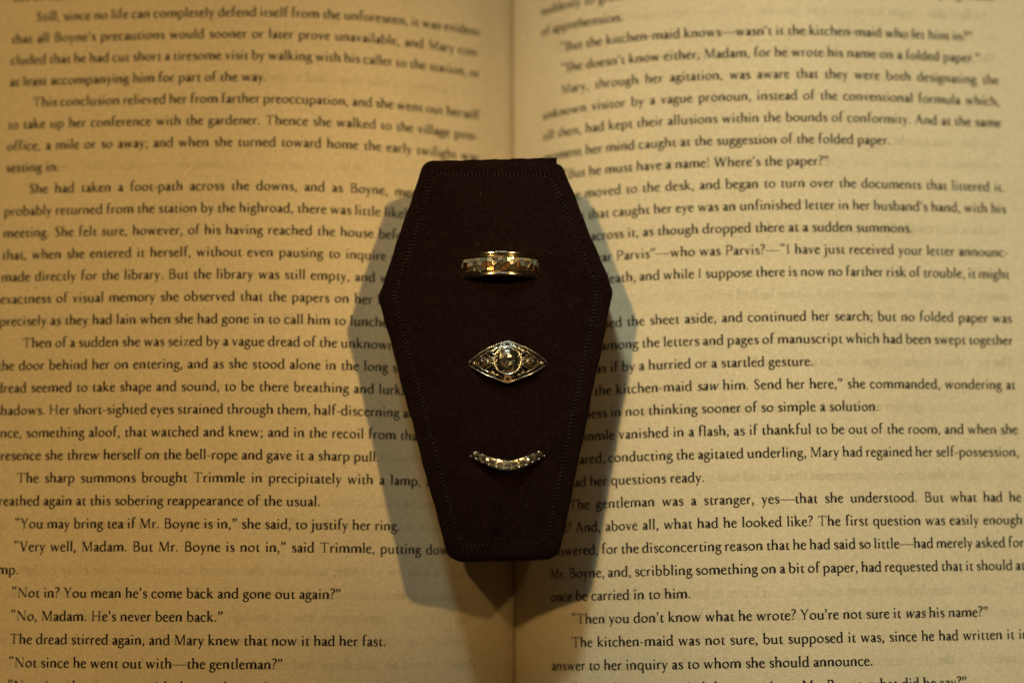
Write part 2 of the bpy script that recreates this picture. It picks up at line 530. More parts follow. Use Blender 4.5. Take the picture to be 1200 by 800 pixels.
for ch, (adv, parts) in G.items():
    V, F, K, off = [], [], [], 0
    for k, (v, f) in enumerate(parts):
        V.append(v)
        K += [k] * len(v)
        F += [tuple(i + off for i in q) for q in f]
        off += len(v)
    GC[ch] = (adv, np.vstack(V), F, np.array(K, float))


def layout(text, em, width=None, gap=0.235, squeeze=1.0):
    """-> list of (char, x, italic); *word* is set in italics; width = justified measure in mm"""
    words, it = [], False
    for wd in text.split(' '):
        chars, wx = [], 0.0
        for ch in wd:
            if ch == '*':
                it = not it
                continue
            chars.append((ch, wx, it))
            wx += GC[ch][0] * em / 1000 * squeeze
        words.append((chars, wx))
    nat = sum(x for _, x in words)
    sp = gap * em if width is None else (width - nat) / max(1, len(words) - 1)
    out, x = [], 0.0
    for chars, wx in words:
        out += [(c, x + cx, i) for c, cx, i in chars]
        x += wx + sp
    return out, sp / em


def set_line(name, text, sd, s0, y0, rot, em, material, lift, width=None, mirror=False, squeeze=1.0):
    """print one line: s0 = left end measured left-to-right in flat page millimetres from the gutter (negative on the left page)"""
    glyphs, sp = layout(text, em, width, squeeze=squeeze)
    Vs, Fs, off = [], [], 0
    smear = [(0, 0, 0)] if not mirror else [(-.16, .05, 0), (0, -.06, .004), (.17, .03, .008)]
    for (jx, jy, jz), (ch, gx, it) in [(a, b) for a in smear for b in glyphs]:
        adv, v, f, k = GC[ch]
        x = v[:, 0] * em / 1000 * squeeze
        y = v[:, 1] * em / 1000
        if it:
            x = x + 0.22 * y
        X = s0 + gx + x
        if mirror:
            X = s0 + (width or 100) - (gx + x)
        # slight uneven inking of position
        X = X + jx
        Yp = y0 + y + jy + rot * X
        P = surf(sd, np.abs(X) if sd > 0 else -X, Yp)
        P[:, 2] += lift + jz + (0.0022 if not mirror else 0.0004) * k
        Vs.append(P)
        rev = mirror
        Fs += [tuple((i + off) for i in (q[::-1] if rev else q)) for q in f]
        off += len(v)
    o = mesh_obj(name, np.vstack(Vs), Fs, material, PAGE[sd])
    return o, sp


LEFT = [(0, 0, 'ces of habit.'),
        (1, 1, 'Still, since no life can completely defend itself from the unforeseen, it was evident'),
        (2, 2, 'that all Boyne’s precautions would sooner or later prove unavailable, and Mary con-'),
        (3, 2, 'cluded that he had cut short a tiresome visit by walking with his caller to the station, or'),
        (4, 0, 'at least accompanying him for part of the way.'),
        (5, 1, 'This conclusion relieved her from farther preoccupation, and she went out herself'),
        (6, 2, 'to take up her conference with the gardener. Thence she walked to the village post-'),
        (7, 2, 'office, a mile or so away; and when she turned toward home the early twilight was'),
        (8, 0, 'setting in.'),
        (9, 1, 'She had taken a foot-path across the downs, and as Boyne, meanwhile, had'),
        (10, 2, 'probably returned from the station by the highroad, there was little likelihood of their'),
        (11, 2, 'meeting. She felt sure, however, of his having reached the house before her; so sure'),
        (12, 2, 'that, when she entered it herself, without even pausing to inquire of Trimmle, she'),
        (13, 2, 'made directly for the library. But the library was still empty, and with an unwonted'),
        (14, 2, 'exactness of visual memory she observed that the papers on her husband’s desk lay'),
        (15, 0, 'precisely as they had lain when she had gone in to call him to luncheon.'),
        (16, 1, 'Then of a sudden she was seized by a vague dread of the unknown. She had closed'),
        (17, 2, 'the door behind her on entering, and as she stood alone in the long silent room, her'),
        (18, 2, 'dread seemed to take shape and sound, to be there breathing and lurking among the'),
        (19, 2, 'shadows. Her short-sighted eyes strained through them, half-discerning an actual pres-'),
        (20, 2, 'ence, something aloof, that watched and knew; and in the recoil from that intangible'),
        (21, 0, 'presence she threw herself on the bell-rope and gave it a sharp pull.'),
        (22, 1, 'The sharp summons brought Trimmle in precipitately with a lamp, and Mary'),
        (23, 0, 'breathed again at this sobering reappearance of the usual.'),
        (24, 3, '“You may bring tea if Mr. Boyne is in,” she said, to justify her ring.'),
        (25, 1, '“Very well, Madam. But Mr. Boyne is not in,” said Trimmle, putting down the'),
        (26, 0, 'lamp.'),
        (27, 3, '“Not in? You mean he’s come back and gone out again?”'),
        (28, 3, '“No, Madam. He’s never been back.”'),
        (29, 3, 'The dread stirred again, and Mary knew that now it had her fast.'),
        (30, 3, '“Not since he went out with—the gentleman?”'),
        (31, 3, '“Not since he went out with the gentleman.”')]
RIGHT = [(1, 2, 'suddenly to grow less round and rosy, as though eclipsed by the same creeping shade'),
         (2, 0, 'of apprehension.'),
         (3, 3, '“But the kitchen-maid knows—wasn’t it the kitchen-maid who let him in?”'),
         (4, 3, '“She doesn’t know either, Madam, for he wrote his name on a folded paper.”'),
         (5, 1, 'Mary, through her agitation, was aware that they were both designating the'),
         (6, 2, 'unknown visitor by a vague pronoun, instead of the conventional formula which,'),
         (7, 2, 'till then, had kept their allusions within the bounds of conformity. And at the same'),
         (8, 0, 'moment her mind caught at the suggestion of the folded paper.'),
         (9, 3, '“But he must have a name! Where’s the paper?”'),
         (10, 1, 'She moved to the desk, and began to turn over the documents that littered it.'),
         (11, 2, 'The first that caught her eye was an unfinished letter in her husband’s hand, with his'),
         (12, 0, 'pen lying across it, as though dropped there at a sudden summons.'),
         (13, 1, '“My dear Parvis”—who was Parvis?—“I have just received your letter announc-'),
         (14, 2, 'ing Elwell’s death, and while I suppose there is now no farther risk of trouble, it might'),
         (15, 0, 'be safer—”'),
         (16, 1, 'She tossed the sheet aside, and continued her search; but no folded paper was'),
         (17, 2, 'discovered among the letters and pages of manuscript which had been swept together'),
         (18, 0, 'in a heap, as if by a hurried or a startled gesture.'),
         (19, 1, '“But the kitchen-maid *saw* him. Send her here,” she commanded, wondering at'),
         (20, 0, 'her dullness in not thinking sooner of so simple a solution.'),
         (21, 1, 'Trimmle vanished in a flash, as if thankful to be out of the room, and when she'),
         (22, 2, 'reappeared, conducting the agitated underling, Mary had regained her self-possession,'),
         (23, 0, 'and had her questions ready.'),
         (24, 1, 'The gentleman was a stranger, yes—that she understood. But what had he'),
         (25, 2, 'said? And, above all, what had he looked like? The first question was easily enough'),
         (26, 2, 'answered, for the disconcerting reason that he had said so little—had merely asked for'),
         (27, 2, 'Mr. Boyne, and, scribbling something on a bit of paper, had requested that it should at'),
         (28, 0, 'once be carried in to him.'),
         (29, 3, '“Then you don’t know what he wrote? You’re not sure it *was* his name?”'),
         (30, 1, 'The kitchen-maid was not sure, but supposed it was, since he had written it in'),
         (31, 0, 'answer to her inquiry as to whom she should announce.'),
         (32, 3, '“And when you carried the paper in to Mr. Boyne, what did he say?”')]
PITCH, EM, IND = 4.931, 3.26, 5.6
LEFT_S, MEAS_L = -119.0, 108.1
RIGHT_S, MEAS_R = 11.05, 106.9
SPS = []
for sd, rows, sA, meas, rot, ybase in ((-1, LEFT, LEFT_S, MEAS_L, -0.0092, 77.62), (1, RIGHT, RIGHT_S, MEAS_R, 0.0144, 82.22)):
    prev_full = []
    for k, kind, text in rows:
        y = ybase - k * PITCH
        shift = -rot * (y + 0.0) * (1.0 if sd > 0 else 1.0)
        ind = IND if kind in (1, 3) else 0.0
        width = meas - ind if kind in (1, 2) else None
        o, sp = set_line('text_line', text, sd, sA + shift + ind, y, rot, EM, M['ink'], 0.030, width)
        SPS.append((sd, k, round(sp, 3)))
        if kind in (0, 3) and 1 < k < 32:
            src = [t for _, kk, t in rows if kk == 2]
            set_line('show_through_line', src[(k * 5 + 3) % len(src)], sd, sA + shift, y, rot, EM, M['ghost'], 0.006, meas, mirror=True)
print('word spaces', SPS)

# ------------------------------------------------------------------ coffin ring box
ZT, BOX_H = 12.4, 17.0
OUT = [(-18.62, 37.42), (10.65, 36.75), (21.48, 9.01), (9.56, -47.2), (-13.22, -47.7), (-28.24, 7.91)]   # TL TR RS BR BL LS


def rounded(poly, radii, n=7):
    out = []
    k = len(poly)
    for i in range(k):
        p0, p1, p2 = (Vector(poly[i - 1]), Vector(poly[i]), Vector(poly[(i + 1) % k]))
        a, b = (p0 - p1).normalized(), (p2 - p1).normalized()
        ang = a.angle(b)
        r = radii[i]
        d = r / math.tan(ang / 2)
        c = p1 + (a + b).normalized() * (r / math.sin(ang / 2))
        s, e = p1 + a * d, p1 + b * d
        v0, v1 = s - c, e - c
        tot = v0.angle_signed(v1)
        for j in range(n):
            q = -tot * j / (n - 1)
            out.append((c.x + v0.x * math.cos(q) - v0.y * math.sin(q), c.y + v0.x * math.sin(q) + v0.y * math.cos(q)))
    return out


def inset(poly, d):
    k = len(poly)
    out = []
    for i in range(k):
        p0, p1, p2 = Vector(poly[i - 1]), Vector(poly[i]), Vector(poly[(i + 1) % k])
        e0, e1 = (p1 - p0).normalized(), (p2 - p1).normalized()
        d0 = d[(i - 1) % k] if hasattr(d, '__len__') else d
        d1 = d[i] if hasattr(d, '__len__') else d
        n0, n1 = Vector((e0.y, -e0.x)), Vector((e1.y, -e1.x))    # polygon runs clockwise: inward is to the right
        a = p0 + n0 * d0
        b = p1 + n1 * d1
        den = e0.x * e1.y - e0.y * e1.x
        t = ((b.x - a.x) * e1.y - (b.y - a.y) * e1.x) / den
        q = a + e0 * t
        out.append((q.x, q.y))
    return out


def resample(loop, n):
    P = np.array(loop + [loop[0]], float)
    L = np.concatenate([[0], np.cumsum(np.linalg.norm(np.diff(P, axis=0), axis=1))])
    t = np.linspace(0, L[-1], n, endpoint=False)
    return np.stack([np.interp(t, L, P[:, 0]), np.interp(t, L, P[:, 1])], 1)


def loop_for(d, rad=None, n=7):
    poly = inset(OUT, d) if d is not None else OUT
    r = rad or [3.2, 2.0, 2.6, 3.2, 3.2, 2.6]
    return rounded(poly, r, n)


def loft(rings, cap_top=True, cap_bot=True):
    n = len(rings[0])
    V = [tuple(p) for r in rings for p in r]
    F = []
    for i in range(len(rings) - 1):
        for j in range(n):
            F.append((i * n + j, i * n + (j + 1) % n, (i + 1) * n + (j + 1) % n, (i + 1) * n + j))
    if cap_bot:
        F.append(tuple(range(n)))
    if cap_top:
        F.append(tuple((len(rings) - 1) * n + j for j in range(n))[::-1])
    return V, F


box = empty('ring_box', 'black velvet coffin-shaped ring box lying open across the book gutter', 'ring box')
N_RIM = 360


def ring_at(d, z, wob=0.0):
    P = resample(loop_for(d), N_RIM)
    t = np.linspace(0, 2 * np.pi, N_RIM, endpoint=False)
    zz = z + wob * (0.5 * np.sin(7 * t + 1) + 0.5 * np.sin(19 * t))
    off = 0.0
    if wob:
        c = P.mean(0)
        off = wob * 0.8 * np.sin(13 * t + .5) + wob * .5 * np.sin(37 * t)
        dirs = (P - c) / np.linalg.norm(P - c, axis=1)[:, None]
        P = P + dirs * np.atleast_1d(off)[:, None]
    return np.column_stack([P, zz * np.ones(N_RIM)])


PADIN = 3.1
ZB = ZT - BOX_H
shell = loft([ring_at(2.2, ZB), ring_at(0.9, ZB + 0.5), ring_at(0.25, ZB + 1.8, .05), ring_at(0.15, ZB + 8, .08), ring_at(0.05, ZT - 1.6, .10),
              ring_at(0.0, ZT - 0.9, .12), ring_at(0.35, ZT - 0.22, .10), ring_at(0.9, ZT, .08), ring_at(PADIN - 0.8, ZT - .05, .05), ring_at(PADIN - 0.12, ZT - 0.10), ring_at(PADIN - .05, ZT - 1.4)],
             cap_top=True)
fix_normals(mesh_obj('shell', shell[0], shell[1], M['velvet'], box, True))

# padded panel with three slits for the rings
SLITS = [(-2.4, 14.1, 11.5), (-0.9, -6.6, 11.0), (-0.9, -26.8, 11.0)]
xs = np.linspace(-27, 20.5, 150)
ysg = np.linspace(-45.5, 36, 250)
pl_in = np.array(inset(OUT, PADIN))


def edge_dist(X, Y):
    d = np.full(X.shape, 1e9)
    for i in range(len(pl_in)):
        p, q = pl_in[i], pl_in[(i + 1) % len(pl_in)]
        e = (q - p) / np.linalg.norm(q - p)
        nn = np.array([e[1], -e[0]])
        d = np.minimum(d, (X - p[0]) * nn[0] + (Y - p[1]) * nn[1])
    return d


def pad_z(X, Y):
    d = np.clip(edge_dist(X, Y), 0, 50)
    z = ZT - 0.07 + 0.22 * (1 - np.exp(-d / 1.1))
    z = z + 0.05 * np.sin(X * .9 + .4 * Y) * np.sin(Y * .55 + 1) + 0.03 * np.sin(2.3 * X) * np.sin(1.9 * Y)
    for cx, cy, hw in SLITS:
        ax = np.clip((hw - np.abs(X - cx)) / 1.2, 0, 1)
        yy = np.abs(Y - cy)
        z = z - ax * 0.55 * np.exp(-(yy / 1.6) ** 2)
    return z


rings_p = []
NP = 240
for dd in (0, .12, .3, .6, 1.0, 1.6, 2.4, 3.4):
    P = resample(rounded(inset(OUT, PADIN + dd), [max(.6, 2.4 - dd * .5)] * 6), NP)
    rings_p.append(P)
V, F = [], []
P0 = rings_p[0]
V += [(p[0], p[1], ZT - 1.6) for p in P0]
for P in rings_p:
    z = pad_z(P[:, 0], P[:, 1])
    V += [(p[0], p[1], zz) for p, zz in zip(P, z)]
nr = len(rings_p) + 1
for i in range(nr - 1):
    for j in range(NP):
        F.append((i * NP + j, i * NP + (j + 1) % NP, (i + 1) * NP + (j + 1) % NP, (i + 1) * NP + j))
inner = rings_p[-1]
cen = np.array([-3.6, 2.0])
top0 = len(V) - NP
fr = np.linspace(1, 0, 46)[1:-1]
for f_ in fr:
    P = cen + (inner - cen) * f_
    V += [(p[0], p[1], zz) for p, zz in zip(P, pad_z(P[:, 0], P[:, 1]))]
V.append((cen[0], cen[1], float(pad_z(np.array([cen[0]]), np.array([cen[1]]))[0])))
for i in range(len(fr)):
    for j in range(NP):
        a_, b_ = top0 + i * NP, top0 + (i + 1) * NP
        F.append((a_ + j, a_ + (j + 1) % NP, b_ + (j + 1) % NP, b_ + j))
last = top0 + len(fr) * NP
F += [(last + j, last + (j + 1) % NP, len(V) - 1) for j in range(NP)]
cu = fix_normals(mesh_obj('cushion', V, F, M['velvet'], box, True))

# whip stitches round the panel (about a millimetre each)
P = resample(rounded(inset(OUT, PADIN - .05), [3.2, 3.2, 2.6, 2.8, 2.8, 2.6]), 250)
c = P.mean(0)
vf = []
for j in range(len(P)):
    t = P[(j + 1) % len(P)] - P[j - 1]
    t /= np.linalg.norm(t)
    nrm = np.array([t[1], -t[0]])
    sl = 0.22 + random.uniform(-.1, .1)
    ln = 0.52 + random.uniform(-.1, .12)
    mid = P[j] + nrm * random.uniform(-.06, .06)
    pts = []
    for q in (-1, -.5, 0, .5, 1):
        xy = mid + nrm * ln * q + t * sl * q
        pts.append((xy[0], xy[1], ZT - 0.07 + 0.17 * (1 - q * q) + random.uniform(-.03, .03)))
    vf.append(tube(pts, [.05, .075, .085, .075, .05], 6))
V, F = join(*vf)
so = mesh_obj('stitching', V, F, M['thread'], box, True)
so['kind'] = 'stuff'

# hinge cloth that stands a little proud of the head end
hp = []
hx = np.linspace(-15.6, 9.7, 40)
for z_ in (ZT - 5.5, ZT - .45):
    for yo in (-0.3, 0.75):
        for x in hx:
            yb = np.interp(x, [OUT[0][0], OUT[1][0]], [OUT[0][1], OUT[1][1]])
            hp.append((x, yb + (yo if yo < 0 else -.12 + 1.2 * (x + 15.6) / 25.3) + 0.06 * math.sin(x * 1.3) + .04 * math.sin(3.1 * x), z_ + .08 * math.sin(x * .8)))
n = len(hx)
F = []
for i in range(n - 1):
    a, b, c_, d = i, n + i, 2 * n + i, 3 * n + i
    F += [(a, a + 1, b + 1, b), (c_, d, d + 1, c_ + 1), (b, b + 1, d + 1, d), (a, c_, c_ + 1, a + 1)]
F += [(0, n, 3 * n, 2 * n), (n - 1, 3 * n - 1, 4 * n - 1, 2 * n - 1)]
fix_normals(mesh_obj('hinge_strip', hp, F, M['velvet'], box, False))

# lint and stray fibres caught in the nap
vf = []
for _ in range(110):
    x, y = random.uniform(-26, 20), random.uniform(-45, 36)
    if edge_dist(np.array([x]), np.array([y]))[0] < 0.6:
        continue
    z0 = float(pad_z(np.array([x]), np.array([y]))[0]) + 0.05
    a = random.uniform(0, 6.28)
    ln = random.choice([.05, .06, .08, .1, .14, .3])
    b = a + random.uniform(-.8, .8)
    vf.append(tube([(x, y, z0), (x + ln * math.cos(a), y + ln * math.sin(a), z0 + .05), (x + ln * (math.cos(a) + math.cos(b)), y + ln * (math.sin(a) + math.sin(b)), z0)], .026, 4))
V, F = join(*vf)
lo = mesh_obj('lint', V, F, M['lint'], box)
lo['kind'] = 'stuff'


# ------------------------------------------------------------------ rings
def band(R, prof, a0=0, a1=360, n=160):
    """sweep a closed profile [(y across the band, r outward)] round the Y axis; angle 0 = top (+Z)"""
    V, F = [], []
    full = abs(a1 - a0) >= 360
    k = n if full else n + 1
    for i in range(k):
        a = math.radians(a0 + (a1 - a0) * i / n)
        for y, r_ in prof:
            V.append(((R + r_) * math.sin(a), y, (R + r_) * math.cos(a)))
    m = len(prof)
    for i in range(n):
        i2 = (i + 1) % k
        for j in range(m):
            j2 = (j + 1) % m
            F.append((i * m + j, i * m + j2, i2 * m + j2, i2 * m + j))
    if not full:
        F.append(tuple(range(m)))
        F.append(tuple(n * m + j for j in range(m)))
    return V, F


def place(vf, loc, rz=0.0):
    c_, s_ = math.cos(rz), math.sin(rz)
    return [(x * c_ - y * s_ + loc[0], x * s_ + y * c_ + loc[1], z + loc[2]) for x, y, z in vf[0]], vf[1]


def part(name, vf, material, parent, loc, smooth=True, rz=0.0):
    v, f = place(vf, loc, rz)
    return fix_normals(mesh_obj(name, v, f, material, parent, smooth))


def sharp(o, deg=32):
    me = o.data
    bm = bmesh.new()
    bm.from_mesh(me)
    for e in bm.edges:
        if len(e.link_faces) == 2 and e.calc_face_angle() > math.radians(deg):
            e.smooth = False
    bm.to_mesh(me)
    bm.free()
    return o


# --- wide band with a mosaic of stone chips between two polished rails
r1 = empty('inlay_ring', 'wide polished band inlaid with gold and grey stone chips, top slot of the box', 'ring', 'rings in the coffin box')
R1 = 9.8
L1 = (-2.45, 14.2, ZT - 7.05)
TILT = 0.0
core = [(-2.45, -1.2), (2.45, -1.2), (2.6, -1.0), (2.6, .75), (2.5, .95), (2.25, 1.02), (2.0, .95), (1.93, .75), (1.9, .45), (1.72, .45), (1.68, .72), (1.55, .80), (1.45, .72), (1.42, .45),
        (-1.42, .45), (-1.45, .72), (-1.55, .80), (-1.68, .72), (-1.72, .45), (-1.9, .45), (-1.93, .75), (-2.0, .95), (-2.25, 1.02), (-2.5, .95), (-2.6, .75), (-2.6, -1.0)]
sharp(part('band', band(R1, core), M['polished'], r1, L1))
bed = [(-1.41, .40), (1.41, .40), (1.41, .56), (-1.41, .56)]
part('inlay_bed', band(R1, bed), M['resin'], r1, L1)
rng2 = random.Random(11)
AMM = math.radians(1) * (R1 + .7)                 # mm along the arc per degree
seeds = []
for _ in range(4000):
    p = (rng2.uniform(-70, 70) * AMM, rng2.uniform(-1.36, 1.36))
    if all(math.hypot(p[0] - q[0], (p[1] - q[1]) * 1.15) > (.98 if p[1] > -.2 else 1.25) for q in seeds):
        seeds.append(p)


def clip(poly, p, nrm):
    out = []
    for i_ in range(len(poly)):
        a_, b_ = poly[i_], poly[(i_ + 1) % len(poly)]
        da = (a_[0] - p[0]) * nrm[0] + (a_[1] - p[1]) * nrm[1]
        db = (b_[0] - p[0]) * nrm[0] + (b_[1] - p[1]) * nrm[1]
        if da <= 0:
            out.append(a_)
        if (da < 0) != (db < 0) and abs(da - db) > 1e-9:
            t = da / (da - db)
            out.append((a_[0] + (b_[0] - a_[0]) * t, a_[1] + (b_[1] - a_[1]) * t))
    return out


for sx_, sy_ in seeds:
    cell = [(sx_ - 2, -1.37), (sx_ + 2, -1.37), (sx_ + 2, 1.37), (sx_ - 2, 1.37)]
    for qx, qy in seeds:
        dx, dy = qx - sx_, qy - sy_
        dl = math.hypot(dx, dy)
        if 0 < dl < 4:
            cell = clip(cell, ((sx_ + qx) / 2 - dx / dl * .045, (sy_ + qy) / 2 - dy / dl * .045), (dx / dl, dy / dl))
    n = len(cell)
    if n < 3:
        continue
    cx, cy = sum(p[0] for p in cell) / n, sum(p[1] for p in cell) / n
    lift, tl, tw = rng2.uniform(0, .06), rng2.uniform(-.06, .06), rng2.uniform(-.06, .06)
    V, F = [], []
    for rr, sc_ in ((.50, 1.0), (.68 + lift, 1.0), (.75 + lift, .84)):
        for px_, py_ in cell:
            ax, yy = cx + (px_ - cx) * sc_, cy + (py_ - cy) * sc_
            rad_ = R1 + rr + (tl * (yy - cy) + tw * (ax - cx) if rr > .6 else 0)
            th = ax / (R1 + .7)
            V.append((rad_ * math.sin(th), yy, rad_ * math.cos(th)))
    for lv in range(2):
        for q in range(n):
            F.append((lv * n + q, lv * n + (q + 1) % n, (lv + 1) * n + (q + 1) % n, (lv + 1) * n + q))
    F += [tuple(2 * n + q for q in range(n)), tuple(range(n))]
    pick = rng2.choice([0, 1, 2, 3, 5, 6, 2, 7]) if sy_ > .1 else rng2.choice([8, 4, 7, 9, 9])  # lower chips take dark and copper tones, painting in the warm reflection
    part('inlay_chip', (V, F), M['chips'][pick], r1, L1, False)


# --- brilliant-cut stone
def brilliant(rad, n=8, crown=.32, pav=.82, table=.56):
    V, F = [], []
    def rg(k, r_, z, off=0):
        i0 = len(V)
        for j in range(k):
            q = 2 * math.pi * (j + off) / k
            V.append((r_ * rad * math.cos(q), r_ * rad * math.sin(q), z * rad))
        return i0
    t = rg(n, table, crown)
    mdl = rg(n, .80, crown * .56, .5)
    g = rg(2 * n, 1.0, .03)
    g2 = rg(2 * n, 1.0, -.03)
    p = rg(n, .48, -pav * .52, .5)
    V.append((0, 0, -pav * rad))
    cu_ = len(V) - 1
    F.append(tuple(t + j for j in range(n)))
    for j in range(n):
        j2 = (j + 1) % n
        F.append((t + j, mdl + j, t + j2))                         # star
        F.append((t + j2, mdl + j, g + (2 * j + 2) % (2 * n), mdl + j2))  # kite
        F.append((mdl + j, g + 2 * j, g + (2 * j + 1) % (2 * n)))
        F.append((mdl + j, g + 2 * j + 1, g + (2 * j + 2) % (2 * n)))
        F.append((g2 + 2 * j, p + j, g2 + 2 * j + 1))
        F.append((g2 + 2 * j + 1, p + j, g2 + (2 * j + 2) % (2 * n)))
        F.append((p + j, cu_, p + j2))
        F.append((p + j, p + j2, g2 + (2 * j + 2) % (2 * n)))
    for j in range(2 * n):
        F.append((g + j, g + (j + 1) % (2 * n), g2 + (j + 1) % (2 * n), g2 + j))
    return V, F


def old_cut(rad):
    """many-faceted round stone: small uneven facets rising to a table"""
    rg_ = random.Random(3)
    V, F = [], []
    rows = [(1.0, -.06, 18), (1.0, .02, 18), (.84, .16, 14), (.66, .26, 12), (.46, .315, 9), (.24, .335, 6)]
    idx = []
    for k_, (r_, z_, n_) in enumerate(rows):
        ids = []
        for q in range(n_):
            a_ = 2 * math.pi * (q + .5 * (k_ % 2)) / n_ + rg_.uniform(-.06, .06)
            jr = rg_.uniform(-.04, .04) if k_ > 1 else 0
            ids.append(len(V))
            V.append(((r_ + jr) * rad * math.cos(a_), (r_ + jr) * rad * math.sin(a_), (z_ + (rg_.uniform(-.055, .055) if k_ > 1 else 0)) * rad))
        idx.append((ids, n_))
    V += [(0, 0, .34 * rad), (0, 0, -.85 * rad)]
    top_, bot_ = len(V) - 2, len(V) - 1
    for (A, na), (B, nb) in zip(idx[:-1], idx[1:]):
        i_ = j_ = 0
        while i_ < na or j_ < nb:                              # zip the two rows with triangles
            if j_ >= nb or (i_ < na and (i_ + 1) / na <= (j_ + 1) / nb):
                F.append((A[i_ % na], A[(i_ + 1) % na], B[j_ % nb]))
                i_ += 1
            else:
                F.append((A[i_ % na], B[(j_ + 1) % nb], B[j_ % nb]))
                j_ += 1
    ids, n_ = idx[-1]
    F += [(ids[q], ids[(q + 1) % n_], top_) for q in range(n_)]
    ids, n_ = idx[0]
    F += [(ids[(q + 1) % n_], ids[q], bot_) for q in range(n_)]
    return V, F


def shift(vf, d):
    return [(x + d[0], y + d[1], z + d[2]) for x, y, z in vf[0]], vf[1]


def tilt_about_y(vf, a):
    c_, s_ = math.cos(a), math.sin(a)
    return [(x * c_ + z * s_, y, -x * s_ + z * c_) for x, y, z in vf[0]], vf[1]


# --- filigree navette ring
r2 = empty('filigree_ring', 'pointed filigree ring with round centre diamond, middle slot of the box', 'ring', 'rings in the coffin box')
R2 = 9.4
L2 = (-0.92, -6.45, ZT - R2 + 3.3)
HL, HB = 8.7, 4.45
BOW = 10.5


def dome(x, y, up=0.0):
    """navette top: follows the finger along x, falls away a little along y"""
    z = math.sqrt(max(R2 * R2 - x * x * .86, 0.1)) - 0.075 * y * y
    return (x, y, z + up)


def half_w(x):
    f = abs(x) / HL
    return HB * max(0.0, (1 - f ** 1.45)) * (1 - .04 * math.sin(f * 6.3))


shk = [(-1.0, -.7), (1.0, -.7), (1.15, -.4), (1.0, -.05), (-1.0, -.05), (-1.15, -.4)]
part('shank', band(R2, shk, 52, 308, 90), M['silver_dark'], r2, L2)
xsn = np.linspace(-HL, HL, 61)
outline = [(x, half_w(x)) for x in xsn] + [(x, -half_w(x)) for x in xsn[::-1][1:-1]]
part('border_rail', tube([dome(x * .985, y * .985) for x, y in outline], .20, 7, closed=True), M['silver'], r2, L2)
part('inner_rail', tube([dome(x * .86, y * .80, .02) for x, y in outline], .11, 6, closed=True), M['silver'], r2, L2)
# under-gallery: dark pierced wall that drops to the cushion
V, F = [], []
k = len(outline)
for s_, dz in ((.97, -.15), (.88, -1.6), (.70, -2.6)):
    for x, y in outline:
        p = dome(x * s_, y * s_)
        V.append((p[0], p[1], p[2] + dz))
for i in range(2):
    for j in range(k):
        F.append((i * k + j, i * k + (j + 1) % k, (i + 1) * k + (j + 1) % k, (i + 1) * k + j))
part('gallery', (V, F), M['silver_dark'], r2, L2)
# milgrain beads along the border
vf = []
L = 0
pp = resample(outline, 92)
for x, y in pp:
    vf.append(ball(dome(x * 1.0, y * 1.0, .18), .17, 6, 4))
mo = part('milgrain', join(*vf), M['silver'], r2, L2)
mo['kind'] = 'stuff'
# scrollwork
def scroll(pts, r_=.15, n=5):
    P_ = np.array(pts, float)
    Q = np.vstack([2 * P_[0] - P_[1], P_, 2 * P_[-1] - P_[-2]])
    out = []
    for i in range(1, len(Q) - 2):
        for kk in range(n):
            t = kk / n
            out.append(0.5 * ((2 * Q[i]) + (-Q[i - 1] + Q[i + 1]) * t + (2 * Q[i - 1] - 5 * Q[i] + 4 * Q[i + 1] - Q[i + 2]) * t * t + (-Q[i - 1] + 3 * Q[i] - 3 * Q[i + 1] + Q[i + 2]) * t ** 3))
    out.append(P_[-1])
    return tube([dome(p[0], p[1], .10) for p in out], r_, 6)


for sx in (1, -1):
    for sy in (1, -1):
        m_ = lambda pts: [(sx * x, sy * y) for x, y in pts]
        part('scroll', scroll(m_([(1.15, 3.95), (1.45, 3.2), (2.1, 2.75), (2.75, 2.95), (2.85, 3.35)])), M['silver'], r2, L2)
        part('scroll', scroll(m_([(2.2, 3.3), (2.5, 2.6), (3.2, 2.2), (3.8, 2.5)])), M['silver'], r2, L2)
        part('scroll', scroll(m_([(2.75, 1.3), (3.4, 2.0), (4.3, 2.35)]), .13), M['silver'], r2, L2)
        part('scroll', scroll(m_([(2.95, .6), (3.9, 1.15), (4.9, 1.75)]), .13), M['silver'], r2, L2)
        part('scroll', scroll(m_([(3.0, .25), (4.4, .55), (5.6, 1.0)]), .12), M['silver'], r2, L2)
        part('scroll', scroll(m_([(.75, 4.2), (.95, 3.5), (1.1, 3.0)]), .14), M['silver'], r2, L2)
    bp = [(sx * 3.6, .75), (sx * 5.6, 1.35), (sx * 7.3, .45), (sx * 7.3, -.45), (sx * 5.6, -1.35), (sx * 3.6, -.75)]
    V = [dome(x, y, -.12) for x, y in bp] + [dome(x, y, -.4) for x, y in bp]
    part('back_plate', (V, [tuple(range(6)), tuple(range(11, 5, -1))] + [(q, (q + 1) % 6, 6 + (q + 1) % 6, 6 + q) for q in range(6)]), M['gold_dull'], r2, L2, False)
    # triangular end panel with its own little stone
    tri = [(sx * 4.0, .05), (sx * 5.7, 1.02), (sx * 7.0, .25), (sx * 7.0, -.25), (sx * 5.7, -1.02), (sx * 4.0, -.05)]
    part('end_panel', tube([dome(x, y, .16) for x, y in resample(tri, 24)], .12, 6, closed=True), M['silver'], r2, L2)
    g_ = shift(tilt_about_y(brilliant(.62, 6), sx * .55), dome(sx * 5.6, 0, .12))
    part('side_diamond', g_, M['diamond'], r2, L2, False)
